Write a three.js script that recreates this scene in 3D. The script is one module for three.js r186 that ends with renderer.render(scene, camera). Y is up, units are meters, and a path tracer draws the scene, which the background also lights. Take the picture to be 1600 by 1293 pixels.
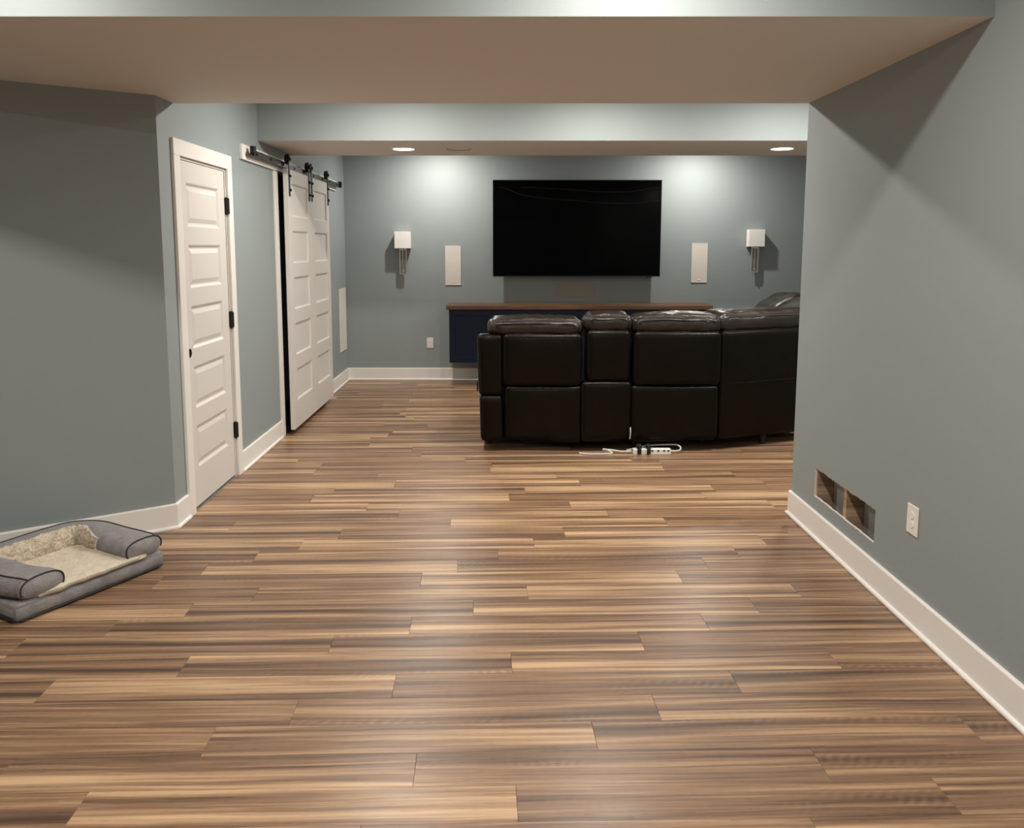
import * as THREE from 'three';
import { RoundedBoxGeometry } from 'three/addons/geometries/RoundedBoxGeometry.js';
import { mergeGeometries, mergeVertices, toCreasedNormals } from 'three/addons/utils/BufferGeometryUtils.js';
import { RectAreaLightUniformsLib } from 'three/addons/lights/RectAreaLightUniformsLib.js';

// ------------------------------------------------------------------ camera, exposure, lights
const scene = new THREE.Scene();
const CAM_H = 1.53;
const camera = new THREE.PerspectiveCamera(2 * Math.atan(646.5 / 1300) * 180 / Math.PI, 1600 / 1293, 0.05, 60);
camera.position.set(0, CAM_H, 0);
camera.rotation.x = -Math.atan(163.5 / 1300);
camera.setViewOffset(1600, 1293, 17, 96.5, 1600, 1293);
scene.add(camera);
scene.background = new THREE.Color(0x000000);

const renderer = new THREE.WebGLRenderer({ antialias: true });
renderer.toneMapping = THREE.LinearToneMapping;
renderer.toneMappingExposure = 3.4;
renderer.shadowMap.enabled = true;
RectAreaLightUniformsLib.init();

const LIGHT_COLOR = new THREE.Color().setRGB(1, 0.945, 0.865);
const CEIL = 2.67, BEAM_Y = 2.308;          // heights of the ceiling and of the beams' undersides
// recessed LED downlights: x, y, z, radiance, label
const LED_NEAR = 200, LED_MID = 300, LED_BEAM = 50, LED_WASH = 700;
const OUT = 'round white recessed ceiling light';
const downlights = [
  [-0.775, BEAM_Y, -6.76, LED_BEAM, 'lit round recessed light under the far beam, left one'],
  [2.225, BEAM_Y, -6.74, LED_BEAM, 'lit round recessed light under the far beam, right one by the wall edge'],
  [-0.69, CEIL, -9.0, LED_WASH, OUT + ' behind the far beam above the left sconce'],
  [2.17, CEIL, -9.0, LED_WASH, OUT + ' behind the far beam above the right sconce'],
  [-0.75, CEIL, -5.45, LED_MID, OUT + ' between the two beams on the barn door side'],
  [0.7, CEIL, -5.45, LED_MID, OUT + ' between the two beams above the sofa console'],
  [2.1, CEIL, -5.45, LED_MID, OUT + ' between the two beams at the right end of the sofa'],
  [3.5, CEIL, -5.45, LED_MID, OUT + ' between the two beams behind the right wall'],
  [-1.72, CEIL, -2.43, LED_NEAR * 0.86, OUT + ' in front of the near beam on the dog bed side'],
  [0.45, CEIL, -2.43, LED_NEAR * 1.05, OUT + ' in front of the near beam on the right wall side'],
  [-1.72, CEIL, -0.3, LED_NEAR * 0.2, OUT + ' over the camera on the left'],
  [0.45, CEIL, -0.3, LED_NEAR * 2.7, OUT + ' over the camera on the right'],
  [-1.72, CEIL, 1.8, LED_NEAR * 0.15, OUT + ' added for fill behind the camera on the left'],  // unseen lamp, added as fill
  [0.45, CEIL, 1.8, LED_NEAR * 0.9, OUT + ' added for fill behind the camera on the right'],  // second added fill lamp, lifts the near floor
];

// ------------------------------------------------------------------ helpers
let seedState = 1;
function seed(n) { seedState = n >>> 0 || 1; }
function rnd() { seedState = (seedState + 0x6d2b79f5) >>> 0; let t = seedState; t = Math.imul(t ^ (t >>> 15), t | 1); t ^= t + Math.imul(t ^ (t >>> 7), t | 61); return ((t ^ (t >>> 14)) >>> 0) / 4294967296; }
function hash2(x, y, s) { let h = Math.imul(x | 0, 374761393) ^ Math.imul(y | 0, 668265263) ^ Math.imul(s | 0, 2246822519); h = Math.imul(h ^ (h >>> 13), 1274126177); h ^= h >>> 16; return (h >>> 0) / 4294967296; }
function vnoise(x, y, s = 0) {
  const x0 = Math.floor(x), y0 = Math.floor(y), fx = x - x0, fy = y - y0, u = fx * fx * (3 - 2 * fx), v = fy * fy * (3 - 2 * fy);
  const a = hash2(x0, y0, s), b = hash2(x0 + 1, y0, s), c = hash2(x0, y0 + 1, s), d = hash2(x0 + 1, y0 + 1, s);
  return a + (b - a) * u + (c - a) * v + (a - b - c + d) * u * v;
}
function fbm(x, y, s, o = 4) { let r = 0, a = 0.5, n = 0; for (let i = 0; i < o; i++) { r += a * vnoise(x, y, s + i * 17); n += a; x *= 2.03; y *= 2.03; a *= 0.5; } return r / n; }
function noise3(x, y, z, s) { return (vnoise(x + z * 1.7, y - z * 0.9, s) + vnoise(y + 31.7 + x * 0.6, z - x * 1.1, s + 5) + vnoise(z * 1.3 + 11.1, x * 1.2 + y * 0.7, s + 9)) / 3; }
const clamp = (x, a = 0, b = 1) => Math.min(b, Math.max(a, x));
const smooth = (a, b, x) => { const t = clamp((x - a) / (b - a)); return t * t * (3 - 2 * t); };

const used = new Map();
function numbered(name) { const n = used.get(name) ?? 0; used.set(name, n + 1); return n ? name + '_' + String(n).padStart(3, '0') : name; }
function prep(g) {
  let r = g.index ? g.toNonIndexed() : g;
  for (const k of Object.keys(r.attributes)) if (!['position', 'normal', 'uv'].includes(k)) r.deleteAttribute(k);
  if (!r.attributes.uv) r.setAttribute('uv', new THREE.BufferAttribute(new Float32Array(r.attributes.position.count * 2), 2));
  if (!r.attributes.normal) r.computeVertexNormals();
  return r;
}
function merge(gs) { return gs.length === 1 ? gs[0] : mergeGeometries(gs.map(prep)); }
function part(name, geos, m, parent) {
  const g = Array.isArray(geos) ? merge(geos) : geos;
  const o = new THREE.Mesh(g, m);
  o.name = parent && parent !== scene ? name : numbered(name);
  o.castShadow = o.receiveShadow = true;
  (parent ?? scene).add(o);
  return o;
}
function group(name, [x, y, z] = [0, 0, 0], turn = 0) { const o = new THREE.Group(); o.name = numbered(name); o.position.set(x, y, z); o.rotation.y = turn; scene.add(o); return o; }
function tag(o, label, category, grp) { o.userData.label = label; o.userData.category = category; if (grp) o.userData.group = grp; return o; }
function structure(o, label) { o.userData.kind = 'structure'; if (label) o.userData.label = label; return o; }
function box(x0, x1, y0, y1, z0, z1, r = 0, seg = 2) {
  const w = x1 - x0, h = y1 - y0, d = z1 - z0;
  const g = r > 0 ? new RoundedBoxGeometry(w, h, d, seg, Math.min(r, w / 2.01, h / 2.01, d / 2.01)) : new THREE.BoxGeometry(w, h, d);
  g.translate((x0 + x1) / 2, (y0 + y1) / 2, (z0 + z1) / 2);
  return worldUV(g);
}
// uv in metres, by the dominant direction of each face
function worldUV(g) {
  const p = g.attributes.position, n = g.attributes.normal, uv = new Float32Array(p.count * 2);
  for (let i = 0; i < p.count; i++) {
    const ax = Math.abs(n.getX(i)), ay = Math.abs(n.getY(i)), az = Math.abs(n.getZ(i)), x = p.getX(i), y = p.getY(i), z = p.getZ(i);
    if (ay >= ax && ay >= az) { uv[2 * i] = x; uv[2 * i + 1] = z; } else if (ax >= az) { uv[2 * i] = z; uv[2 * i + 1] = y; } else { uv[2 * i] = x; uv[2 * i + 1] = y; }
  }
  g.setAttribute('uv', new THREE.BufferAttribute(uv, 2));
  return g;
}
function tube(pts, r, seg = 32, rad = 8, closed = false) { return new THREE.TubeGeometry(new THREE.CatmullRomCurve3(pts.map((p) => new THREE.Vector3(...p)), closed), seg, r, rad, closed); }
function cyl(r, h, seg = 24, r2 = r) { return new THREE.CylinderGeometry(r2, r, h, seg); }
function rectShape(x0, x1, y0, y1) { const s = new THREE.Shape(); s.moveTo(x0, y0); s.lineTo(x1, y0); s.lineTo(x1, y1); s.lineTo(x0, y1); s.closePath(); return s; }
function rectHole(x0, x1, y0, y1) { const s = new THREE.Path(); s.moveTo(x0, y0); s.lineTo(x0, y1); s.lineTo(x1, y1); s.lineTo(x1, y0); s.closePath(); return s; }
function extrude(shape, depth, bevel = 0) { return worldUV(new THREE.ExtrudeGeometry(shape, { depth, bevelEnabled: bevel > 0, bevelSize: bevel, bevelThickness: bevel, bevelSegments: 2, bevelOffset: -bevel, curveSegments: 24 })); }
// concentric rectangles at given insets and depths, closed by a flat field: a moulded door panel facing +z
function panelRings(x0, x1, y0, y1, rings) {
  const pos = [], quad = (a, b, c, d) => pos.push(...a, ...b, ...c, ...a, ...c, ...d);
  const rect = ([i, z]) => [[x0 + i, y0 + i, z], [x1 - i, y0 + i, z], [x1 - i, y1 - i, z], [x0 + i, y1 - i, z]];
  for (let k = 0; k + 1 < rings.length; k++) { const A = rect(rings[k]), B = rect(rings[k + 1]); for (let j = 0; j < 4; j++) { const n = (j + 1) % 4; quad(A[j], A[n], B[n], B[j]); } }
  const F = rect(rings[rings.length - 1]); quad(F[0], F[1], F[2], F[3]);
  const g = new THREE.BufferGeometry(); g.setAttribute('position', new THREE.BufferAttribute(new Float32Array(pos), 3)); g.computeVertexNormals();
  return worldUV(g);
}
// a profile of [outward offset, height] swept along a polyline of [x, z] with mitred corners; outward is to the left of the direction of travel when side = 1
function sweepProfile(profile, pts, side = 1) {
  const dir = [], offs = [];
  for (let i = 0; i + 1 < pts.length; i++) { const dx = pts[i + 1][0] - pts[i][0], dz = pts[i + 1][1] - pts[i][1], l = Math.hypot(dx, dz); dir.push([dx / l, dz / l]); }
  const nor = dir.map(([dx, dz]) => [side * dz, -side * dx]);
  for (let i = 0; i < pts.length; i++) {
    const a = nor[Math.max(0, i - 1)], b = nor[Math.min(nor.length - 1, i)];
    const mx = a[0] + b[0], mz = a[1] + b[1], k = 2 / (mx * mx + mz * mz); offs.push([mx * k, mz * k]);
  }
  const ring = (i) => profile.map(([o, y]) => [pts[i][0] + offs[i][0] * o, y, pts[i][1] + offs[i][1] * o]);
  const pos = [];
  for (let i = 0; i + 1 < pts.length; i++) {
    const A = ring(i), B = ring(i + 1), n = A.length;
    for (let k = 0; k < n; k++) { const m = (k + 1) % n; const q = side > 0 ? [A[k], A[m], B[m], A[k], B[m], B[k]] : [A[k], B[m], A[m], A[k], B[k], B[m]]; q.forEach((p) => pos.push(...p)); }
  }
  for (const [i, flip] of [[0, side > 0], [pts.length - 1, side < 0]]) { const A = ring(i); for (let k = 1; k + 1 < A.length; k++) { const t = flip ? [A[0], A[k + 1], A[k]] : [A[0], A[k], A[k + 1]]; t.forEach((p) => pos.push(...p)); } }
  const g = new THREE.BufferGeometry(); g.setAttribute('position', new THREE.BufferAttribute(new Float32Array(pos), 3)); g.computeVertexNormals();
  return worldUV(g);
}
// an upholstered block: rounded, bulging, wrinkled
function softBox(x0, x1, y0, y1, z0, z1, { r = 0.03, bulge = 0.01, wrinkle = 0.002, freq = 9, s = 1, fine = 0.03, warp } = {}) {
  const w = x1 - x0, h = y1 - y0, d = z1 - z0, n = (l) => Math.max(4, Math.min(36, Math.round(l / fine)));
  let g = new THREE.BoxGeometry(w, h, d, n(w), n(h), n(d));
  g.deleteAttribute('uv'); g.deleteAttribute('normal'); g = mergeVertices(g, 1e-5);
  const p = g.attributes.position, R = Math.min(r, w / 2.05, h / 2.05, d / 2.05), v = new THREE.Vector3(), c = new THREE.Vector3(), q = new THREE.Vector3();
  for (let i = 0; i < p.count; i++) {
    v.fromBufferAttribute(p, i);
    c.set(clamp(v.x, -w / 2 + R, w / 2 - R), clamp(v.y, -h / 2 + R, h / 2 - R), clamp(v.z, -d / 2 + R, d / 2 - R));
    q.copy(v).sub(c);
    if (q.lengthSq() > 1e-12) q.setLength(R);
    const dirn = q.lengthSq() > 1e-12 ? q.clone().normalize() : new THREE.Vector3();
    const a = 1 - (2 * v.x / w) ** 2, b = 1 - (2 * v.y / h) ** 2, e = 1 - (2 * v.z / d) ** 2;
    const m = bulge * (Math.abs(dirn.x) * Math.sqrt(Math.max(0, b * e)) + Math.abs(dirn.y) * Math.sqrt(Math.max(0, a * e)) + Math.abs(dirn.z) * Math.sqrt(Math.max(0, a * b)));
    const wx = v.x + x0, wy = v.y + y0, wz = v.z + z0;
    const k = wrinkle * 2 * (noise3(wx * freq, wy * freq, wz * freq, s) + 0.5 * noise3(wx * freq * 2.7, wy * freq * 2.7, wz * freq * 2.7, s + 3) - 0.75);
    v.copy(c).add(q).addScaledVector(dirn, m + k);
    if (warp) warp(v, w, h, d, s);
    p.setXYZ(i, v.x + (x0 + x1) / 2, v.y + (y0 + y1) / 2, v.z + (z0 + z1) / 2);
  }
  g.computeVertexNormals();
  return worldUV(g);
}

// ------------------------------------------------------------------ textures
function texture(w, h, f, srgb = false, rx = 1, ry = 1) {
  const a = new Uint8Array(w * h * 4);
  for (let y = 0; y < h; y++) for (let x = 0; x < w; x++) { const c = f(x / w, y / h, x, y), i = (y * w + x) * 4; a[i] = clamp(c[0]) * 255; a[i + 1] = clamp(c[1]) * 255; a[i + 2] = clamp(c[2]) * 255; a[i + 3] = 255; }
  const t = new THREE.DataTexture(a, w, h); t.wrapS = t.wrapT = THREE.RepeatWrapping; t.magFilter = THREE.LinearFilter; t.minFilter = THREE.LinearMipmapLinearFilter; t.generateMipmaps = true;
  if (srgb) t.colorSpace = THREE.SRGBColorSpace;
  t.repeat.set(rx, ry); t.needsUpdate = true;
  return t;
}
const grey = (f) => (u, v, x, y) => { const k = f(u, v, x, y); return [k, k, k]; };
const toSRGB = (c) => (c <= 0.0031308 ? c * 12.92 : 1.055 * Math.pow(c, 1 / 2.4) - 0.055);
// periodic noise on a unit square
function pfbm(u, v, n, s, o = 4) { let r = 0, a = 0.5, t = 0; for (let i = 0; i < o; i++) { const N = n << i; const x = u * N, y = v * N, x0 = Math.floor(x), y0 = Math.floor(y), fx = x - x0, fy = y - y0, su = fx * fx * (3 - 2 * fx), sv = fy * fy * (3 - 2 * fy), h = (i0, j0) => hash2(((i0 % N) + N) % N, ((j0 % N) + N) % N, s + i); const A = h(x0, y0), B = h(x0 + 1, y0), C = h(x0, y0 + 1), D = h(x0 + 1, y0 + 1); r += a * (A + (B - A) * su + (C - A) * sv + (A - B - C + D) * su * sv); t += a; a *= 0.5; } return r / t; }

// plank faces: streaked laminate with long light and dark bands, some with curly cross figure
function woodTexture(s, w, h, light, mid, dark, len = 1.21, wid = 0.158, contrast = 1) {
  const bands = [], fig = hash2(s, 3, 7), figV = hash2(s, 5, 1), figW = 0.12 + 0.16 * hash2(s, 6, 1), tilt = (hash2(s, 8, 4) - 0.5) * 0.9 * contrast, tone = (hash2(s, 9, 2) - 0.5) * 0.13 * contrast;
  for (let i = 0; i < 3; i++) bands.push([hash2(s, 20 + i, 0), 0.05 + 0.12 * hash2(s, 30 + i, 0), (hash2(s, 40 + i, 0) - 0.5) * 1.15]);
  return texture(w, h, (u, v) => {
    const X = u * len, Y = v * wid;
    const wob = (fbm(X * 1.6, v * 2.2, s + 11, 3) - 0.5) * 0.16, V = v + wob;
    let k = 0.47 + tone + tilt * (v - 0.5);
    for (const [c, wd, a] of bands) { const q = (V - c) / wd; k += a * contrast * Math.exp(-q * q) * (0.55 + 0.75 * fbm(X * 1.8, c * 9, s + 77, 2)) * 0.62; }
    k += (fbm(X * 0.9, V * 5.5, s + 21, 3) - 0.5) * 1.0 * contrast;
    k += (fbm(X * 2.2, V * 17, s + 31, 3) - 0.5) * 0.66 * contrast;
    k += (fbm(X * 9, V * 95, s + 41, 2) - 0.5) * 0.28;
    if (fig > 0.42) {
      const m = Math.exp(-(((V - figV) / figW) ** 2)) * smooth(0.38, 0.62, fbm(X * 2.1, 4.2, s + 51, 2));
      const lean = fig > 0.7 ? 26 : 5, ph = X * 27 + 2.2 * vnoise(X * 3.1, V * 1.1, s + 63) + (V - figV) * lean * 0.55 + 1.7 * fbm(X * 6, V * 2.5, s + 61, 3);
      const wave = Math.sin(ph * 2 * Math.PI) * (0.5 + fbm(X * 20, V * 12, s + 71, 2));
      k += m * 0.075 * wave * smooth(0.3, 0.7, vnoise(X * 9, V * 6, s + 73));
    }
    const pore = smooth(0.76, 0.9, vnoise(X * 26, V * 150, s + 81)) * 0.16; k -= pore;
    k = clamp(k, -0.15, 1.15);
    const mix3 = (i) => (k < 0.5 ? dark[i] + (mid[i] - dark[i]) * Math.max(0, k * 2) : mid[i] + (light[i] - mid[i]) * (k - 0.5) * 2);
    return [toSRGB(mix3(0)), toSRGB(mix3(1)), toSRGB(mix3(2))];
  }, true);
}
const WOOD = { light: [0.55, 0.366, 0.215], mid: [0.268, 0.157, 0.091], dark: [0.09, 0.054, 0.036] };
const plankRough = texture(512, 128, grey((u, v) => 0.35 + 0.10 * (pfbm(u, v, 8, 5, 3) - 0.5)), false, 1, 1);
const wallBump = texture(512, 512, grey((u, v) => pfbm(u, v, 96, 3, 3)), false, 2.5, 2.5);
const leatherBump = texture(512, 512, grey((u, v) => { const a = pfbm(u, v, 40, 13, 3), b = pfbm(u, v, 9, 23, 3); return 0.6 * Math.abs(a - 0.5) * 2 + 0.4 * b; }), false, 3, 3);
const leatherTone = texture(512, 512, (u, v) => { const k = 0.8 + 0.4 * pfbm(u, v, 6, 29, 4); return [toSRGB(0.0175 * k), toSRGB(0.0125 * k), toSRGB(0.0088 * k)]; }, true, 1.3, 1.3);
const plushTone = texture(512, 512, (u, v) => { const k = 0.78 + 0.5 * (pfbm(u, v, 7, 37, 4) - 0.1) + 0.25 * (pfbm(u, v, 60, 39, 2) - 0.5); return [toSRGB(0.285 * k), toSRGB(0.272 * k), toSRGB(0.276 * k)]; }, true, 3, 3);
const plushBump = texture(256, 256, grey((u, v) => pfbm(u, v, 50, 41, 3)), false, 8, 8);
const fleeceTone = texture(512, 512, (u, v) => { const k = pfbm(u, v, 6, 43, 3), f = pfbm(u, v, 56, 47, 3), d = smooth(0.30, 0.58, 0.42 * k + 0.58 * f); const l = [0.66, 0.575, 0.455], e = [0.36, 0.295, 0.215]; return [0, 1, 2].map((i) => toSRGB(e[i] + (l[i] - e[i]) * d)); }, true, 3.4, 3.4);
const sherpaTone = texture(512, 512, (u, v) => { const k = 0.86 + 0.28 * pfbm(u, v, 12, 53, 4); return [toSRGB(0.66 * k), toSRGB(0.58 * k), toSRGB(0.465 * k)]; }, true, 3, 3);
const fleeceBump = texture(256, 256, grey((u, v) => pfbm(u, v, 22, 59, 4)), false, 6, 6);
const grilleTone = texture(256, 256, (u, v, x, y) => { const k = (x % 4 < 2) === (y % 4 < 2) ? 1 : 0.80; return [toSRGB(0.80 * k), toSRGB(0.75 * k), toSRGB(0.70 * k)]; }, true, 8, 8);
const studTone = woodTexture(901, 256, 64, [0.50, 0.37, 0.25], [0.34, 0.235, 0.155], [0.16, 0.10, 0.06], 0.5, 0.1, 0.8);
studTone.repeat.set(2, 9);

// ------------------------------------------------------------------ materials
const std = (o) => new THREE.MeshStandardMaterial(o), phys = (o) => new THREE.MeshPhysicalMaterial(o), lin = (r, g, b) => new THREE.Color().setRGB(r, g, b);
const M = {
  wall: std({ name: 'grey_wall_paint', color: lin(0.290, 0.333, 0.340), roughness: 0.62, bumpMap: wallBump, bumpScale: 0.00025 }),
  ceiling: std({ name: 'white_ceiling_paint', color: lin(0.72, 0.70, 0.67), roughness: 0.75, bumpMap: wallBump, bumpScale: 0.00025 }),
  trim: std({ name: 'white_trim_paint', color: lin(0.87, 0.85, 0.815), roughness: 0.36 }),
  door: std({ name: 'white_door_paint', color: lin(0.715, 0.69, 0.655), roughness: 0.42 }),
  drywall: std({ name: 'raw_drywall_back', color: lin(0.34, 0.33, 0.30), roughness: 0.9 }),
  gypsum: std({ name: 'white_gypsum_edge', color: lin(0.76, 0.73, 0.67), roughness: 0.9 }),
  stud: std({ name: 'pine_stud', map: studTone, roughness: 0.8 }),
  black: std({ name: 'matt_black_steel', color: lin(0.012, 0.012, 0.013), roughness: 0.45, metalness: 0.3 }),
  rail: std({ name: 'dark_grey_steel_rail', color: lin(0.045, 0.045, 0.047), roughness: 0.42, metalness: 0.5 }),
  dark: std({ name: 'black_plastic', color: lin(0.010, 0.010, 0.011), roughness: 0.5 }),
  screen: phys({ name: 'black_screen_glass', color: lin(0.0012, 0.0012, 0.0014), roughness: 0.16, specularIntensity: 0.10 }),
  bezel: std({ name: 'black_bezel', color: lin(0.006, 0.006, 0.007), roughness: 0.45 }),
  glareRidge: phys({ name: 'black_reflection_ridge', color: lin(0.0012, 0.0012, 0.0014), roughness: 0.12, clearcoat: 1, clearcoatRoughness: 0.1 }),  // screen-black gloss for the added ridges that stand in for reflections
  leather: phys({ name: 'dark_brown_leather', map: leatherTone, roughness: 0.29, bumpMap: leatherBump, bumpScale: 0.0016, specularIntensity: 1 }),
  vinyl: phys({ name: 'dark_brown_back_vinyl', map: leatherTone, color: lin(0.28, 0.23, 0.17), roughness: 0.31, bumpMap: leatherBump, bumpScale: 0.0012, specularIntensity: 0.32 }),
  leatherDark: std({ name: 'black_sofa_lining', color: lin(0.006, 0.0055, 0.005), roughness: 0.85 }),
  navy: phys({ name: 'navy_cabinet_paint', color: lin(0.0095, 0.0135, 0.030), roughness: 0.5, specularIntensity: 0.3 }),
  nickel: std({ name: 'brushed_nickel', color: lin(0.74, 0.71, 0.66), roughness: 0.3, metalness: 1 }),
  smoked: std({ name: 'smoked_metal_panel', color: lin(0.20, 0.195, 0.18), roughness: 0.35, metalness: 0.6 }),
  shade: phys({ name: 'white_linen_shade', color: lin(0.92, 0.91, 0.89), roughness: 0.9, transmission: 0.06, thickness: 0 }),
  grille: std({ name: 'speaker_grille', map: grilleTone, roughness: 0.8 }),
  plastic: std({ name: 'white_plastic', color: lin(0.86, 0.84, 0.80), roughness: 0.35 }),
  plasticRim: std({ name: 'white_speaker_rim', color: lin(0.84, 0.81, 0.77), roughness: 0.5 }),
  slot: std({ name: 'dark_slot', color: lin(0.03, 0.028, 0.025), roughness: 0.8 }),
  glow: std({ name: 'lit_led_lens', color: lin(0.8, 0.8, 0.78), roughness: 0.5, emissive: lin(1, 0.87, 0.68), emissiveIntensity: 5 }),
  plush: phys({ name: 'grey_plush', map: plushTone, roughness: 1, bumpMap: plushBump, bumpScale: 0.0015, sheen: 0.5, sheenRoughness: 0.5, sheenColor: lin(0.5, 0.5, 0.52) }),
  fleece: std({ name: 'mottled_cream_fleece', map: fleeceTone, roughness: 1, bumpMap: fleeceBump, bumpScale: 0.004 }),
  sherpa: std({ name: 'cream_sherpa', map: sherpaTone, roughness: 1, bumpMap: fleeceBump, bumpScale: 0.003 }),
  piping: std({ name: 'dark_piping', color: lin(0.035, 0.035, 0.04), roughness: 0.8 }),
  cord: std({ name: 'white_cord', color: lin(0.62, 0.60, 0.55), roughness: 0.5 }),
  subfloor: std({ name: 'dark_underlay', color: lin(0.05, 0.035, 0.025), roughness: 0.9 }),
};
const walnut = woodTexture(733, 1024, 128, [0.235, 0.12, 0.062], [0.125, 0.060, 0.030], [0.05, 0.024, 0.013], 1.6, 0.4, 0.8);
walnut.repeat.set(0.62, 2.4);
M.walnut = std({ name: 'walnut_top', map: walnut, roughness: 0.42 });

// ------------------------------------------------------------------ the shell
const XL = -1.785, XR = 1.675, ZB = -9.593, ZC = -4.42, ZR = -4.66, XFAR = 4.4, XW = -4.5, ZN = 3.0, T = 0.115;
const ANG = 35 * Math.PI / 180, AL = (XL - XW) / Math.cos(ANG), ZA = ZC + AL * Math.sin(ANG);      // the angled wall ends at (XW, ZA)

// floor: planks laid across the room, 1.21 x 0.158 m, running 1.5 degrees off the back wall
const floor = structure(group('floor'), 'wood-look plank floor with light and dark brown streaks');
part('subfloor', box(XW - 0.2, XFAR + 0.2, -0.12, -0.0125, ZB - 0.2, ZN + 0.2), M.subfloor, floor);
{
  const PL = 1.21, PW = 0.158, TH = 1.5 * Math.PI / 180, mats = [], NV = 12;
  for (let i = 0; i < NV; i++) mats.push(phys({ specularIntensity: 0.8, name: 'streaked_plank_' + i, map: woodTexture(100 + i * 13, 1536, 200, WOOD.light, WOOD.mid, WOOD.dark), roughnessMap: plankRough, roughness: 1 }));
  const b = 0.0006, hx = PL / 2 - 0.0003, hz = PW / 2 - 0.0003;
  function plankGeo(flip, x0 = -hx, x1 = hx) {
    const top = (x, z) => [x, 0, z], pos = [], uv = [];
    const P = { a: [x0, -b, -hz], b: [x1, -b, -hz], c: [x1, -b, hz], d: [x0, -b, hz], A: [x0 + b, 0, -hz + b], B: [x1 - b, 0, -hz + b], C: [x1 - b, 0, hz - b], D: [x0 + b, 0, hz - b], e: [x0, -0.012, -hz], f: [x1, -0.012, -hz], g: [x1, -0.012, hz], h: [x0, -0.012, hz] };
    const q = (...k) => [k[0], k[1], k[2], k[0], k[2], k[3]].forEach((n) => { const p = P[n]; pos.push(...p); const u = p[0] / PL + 0.5, v = p[2] / PW + 0.5; uv.push(flip ? 1 - u : u, flip ? 1 - v : v); });
    q('A', 'D', 'C', 'B'); q('a', 'A', 'B', 'b'); q('d', 'c', 'C', 'D'); q('a', 'd', 'D', 'A'); q('b', 'B', 'C', 'c'); q('e', 'a', 'b', 'f'); q('h', 'g', 'c', 'd'); q('e', 'h', 'd', 'a'); q('f', 'b', 'c', 'g');
    const g = new THREE.BufferGeometry(); g.setAttribute('position', new THREE.BufferAttribute(new Float32Array(pos), 3)); g.setAttribute('uv', new THREE.BufferAttribute(new Float32Array(uv), 2)); g.computeVertexNormals();
    return g;
  }
  const geos = [plankGeo(false), plankGeo(true)], rest = mats.map(() => []);
  // where the end joints fall in each row, read off the photograph for the near rows (row 0 is nearest)
  const joints = [0.89, 0.10, 1.015, 0.36, 0.59, 0.905, 0.115, 0.63, 0.925, 1.18, 0.21, 0.935, 1.10, 0.09, 0.28, 0.455, 1.045, 0.74, 0.54, 0.18, 0.285, 0.655];
  const ct = Math.cos(TH), st = Math.sin(TH);
  let last = -1, singles = 0;
  for (let k = -34; k < 50; k++) {
    const zc = -(1.978 + PW * k);
    seed(5000 + k);
    const j0 = joints[k] ?? rnd() * PL;
    for (let n = -4; n < 5; n++) {
      const xc = j0 + (n + 0.5) * PL, X = xc * ct + zc * st, Z = zc * ct - xc * st;
      let vi = Math.floor(rnd() * NV); if (vi === last) vi = (vi + 5) % NV; last = vi;
      const flip = rnd() < 0.5 ? 1 : 0;
      if (X < XW - 0.4 || X > XFAR + 0.4 || Z > ZN + 0.1 || Z < ZB - 0.06) continue;
      const reach = PL / 2, half = Math.abs(Z) * 0.64;
      const seen = Z < -1.7 && X + reach > Math.max(-half, Z < -4.5 ? XL : -9) && X - reach < Math.min(half, Z > ZR ? XR : 9) && !(Z < -7.0 && X > 0.6) && Z > ZB - 0.05;
      if (seen && singles < 298) {
        const o = new THREE.Mesh(geos[flip], mats[vi]); o.name = 'plank'; o.position.set(X, 0, Z); o.rotation.y = TH; o.receiveShadow = true; o.castShadow = true; floor.add(o); singles++;
      } else { const g = geos[flip].clone(); g.rotateY(TH); g.translate(X, 0, Z); rest[vi].push(g); }
    }
  }
  console.log('single planks', singles);
  rest.forEach((gs, i) => { if (gs.length) { const o = part('plank_field', mergeGeometries(gs), mats[i], floor); o.userData.kind = 'stuff'; } });
}

structure(part('ceiling', box(XW - 0.2, XFAR + 0.2, CEIL, CEIL + 0.12, ZB - 0.2, ZN + 0.2), M.ceiling), 'flat white ceiling above the beams');
// beams: grey faces, white undersides (BoxGeometry faces: +x, -x, +y, -y, +z, -z)
const beamMats = [M.wall, M.wall, M.ceiling, M.ceiling, M.wall, M.wall];
function beam(x0, x1, z0, z1, label) { const o = part('ceiling_beam', box(x0, x1, BEAM_Y, CEIL, z0, z1), beamMats); return structure(o, label); }
beam(XW, XR, -4.66, -2.945, 'wide dropped beam nearest the camera with a white underside');
beam(XL, XFAR, -7.25, -6.25, 'far dropped beam with two lit lights in its white underside');

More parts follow.
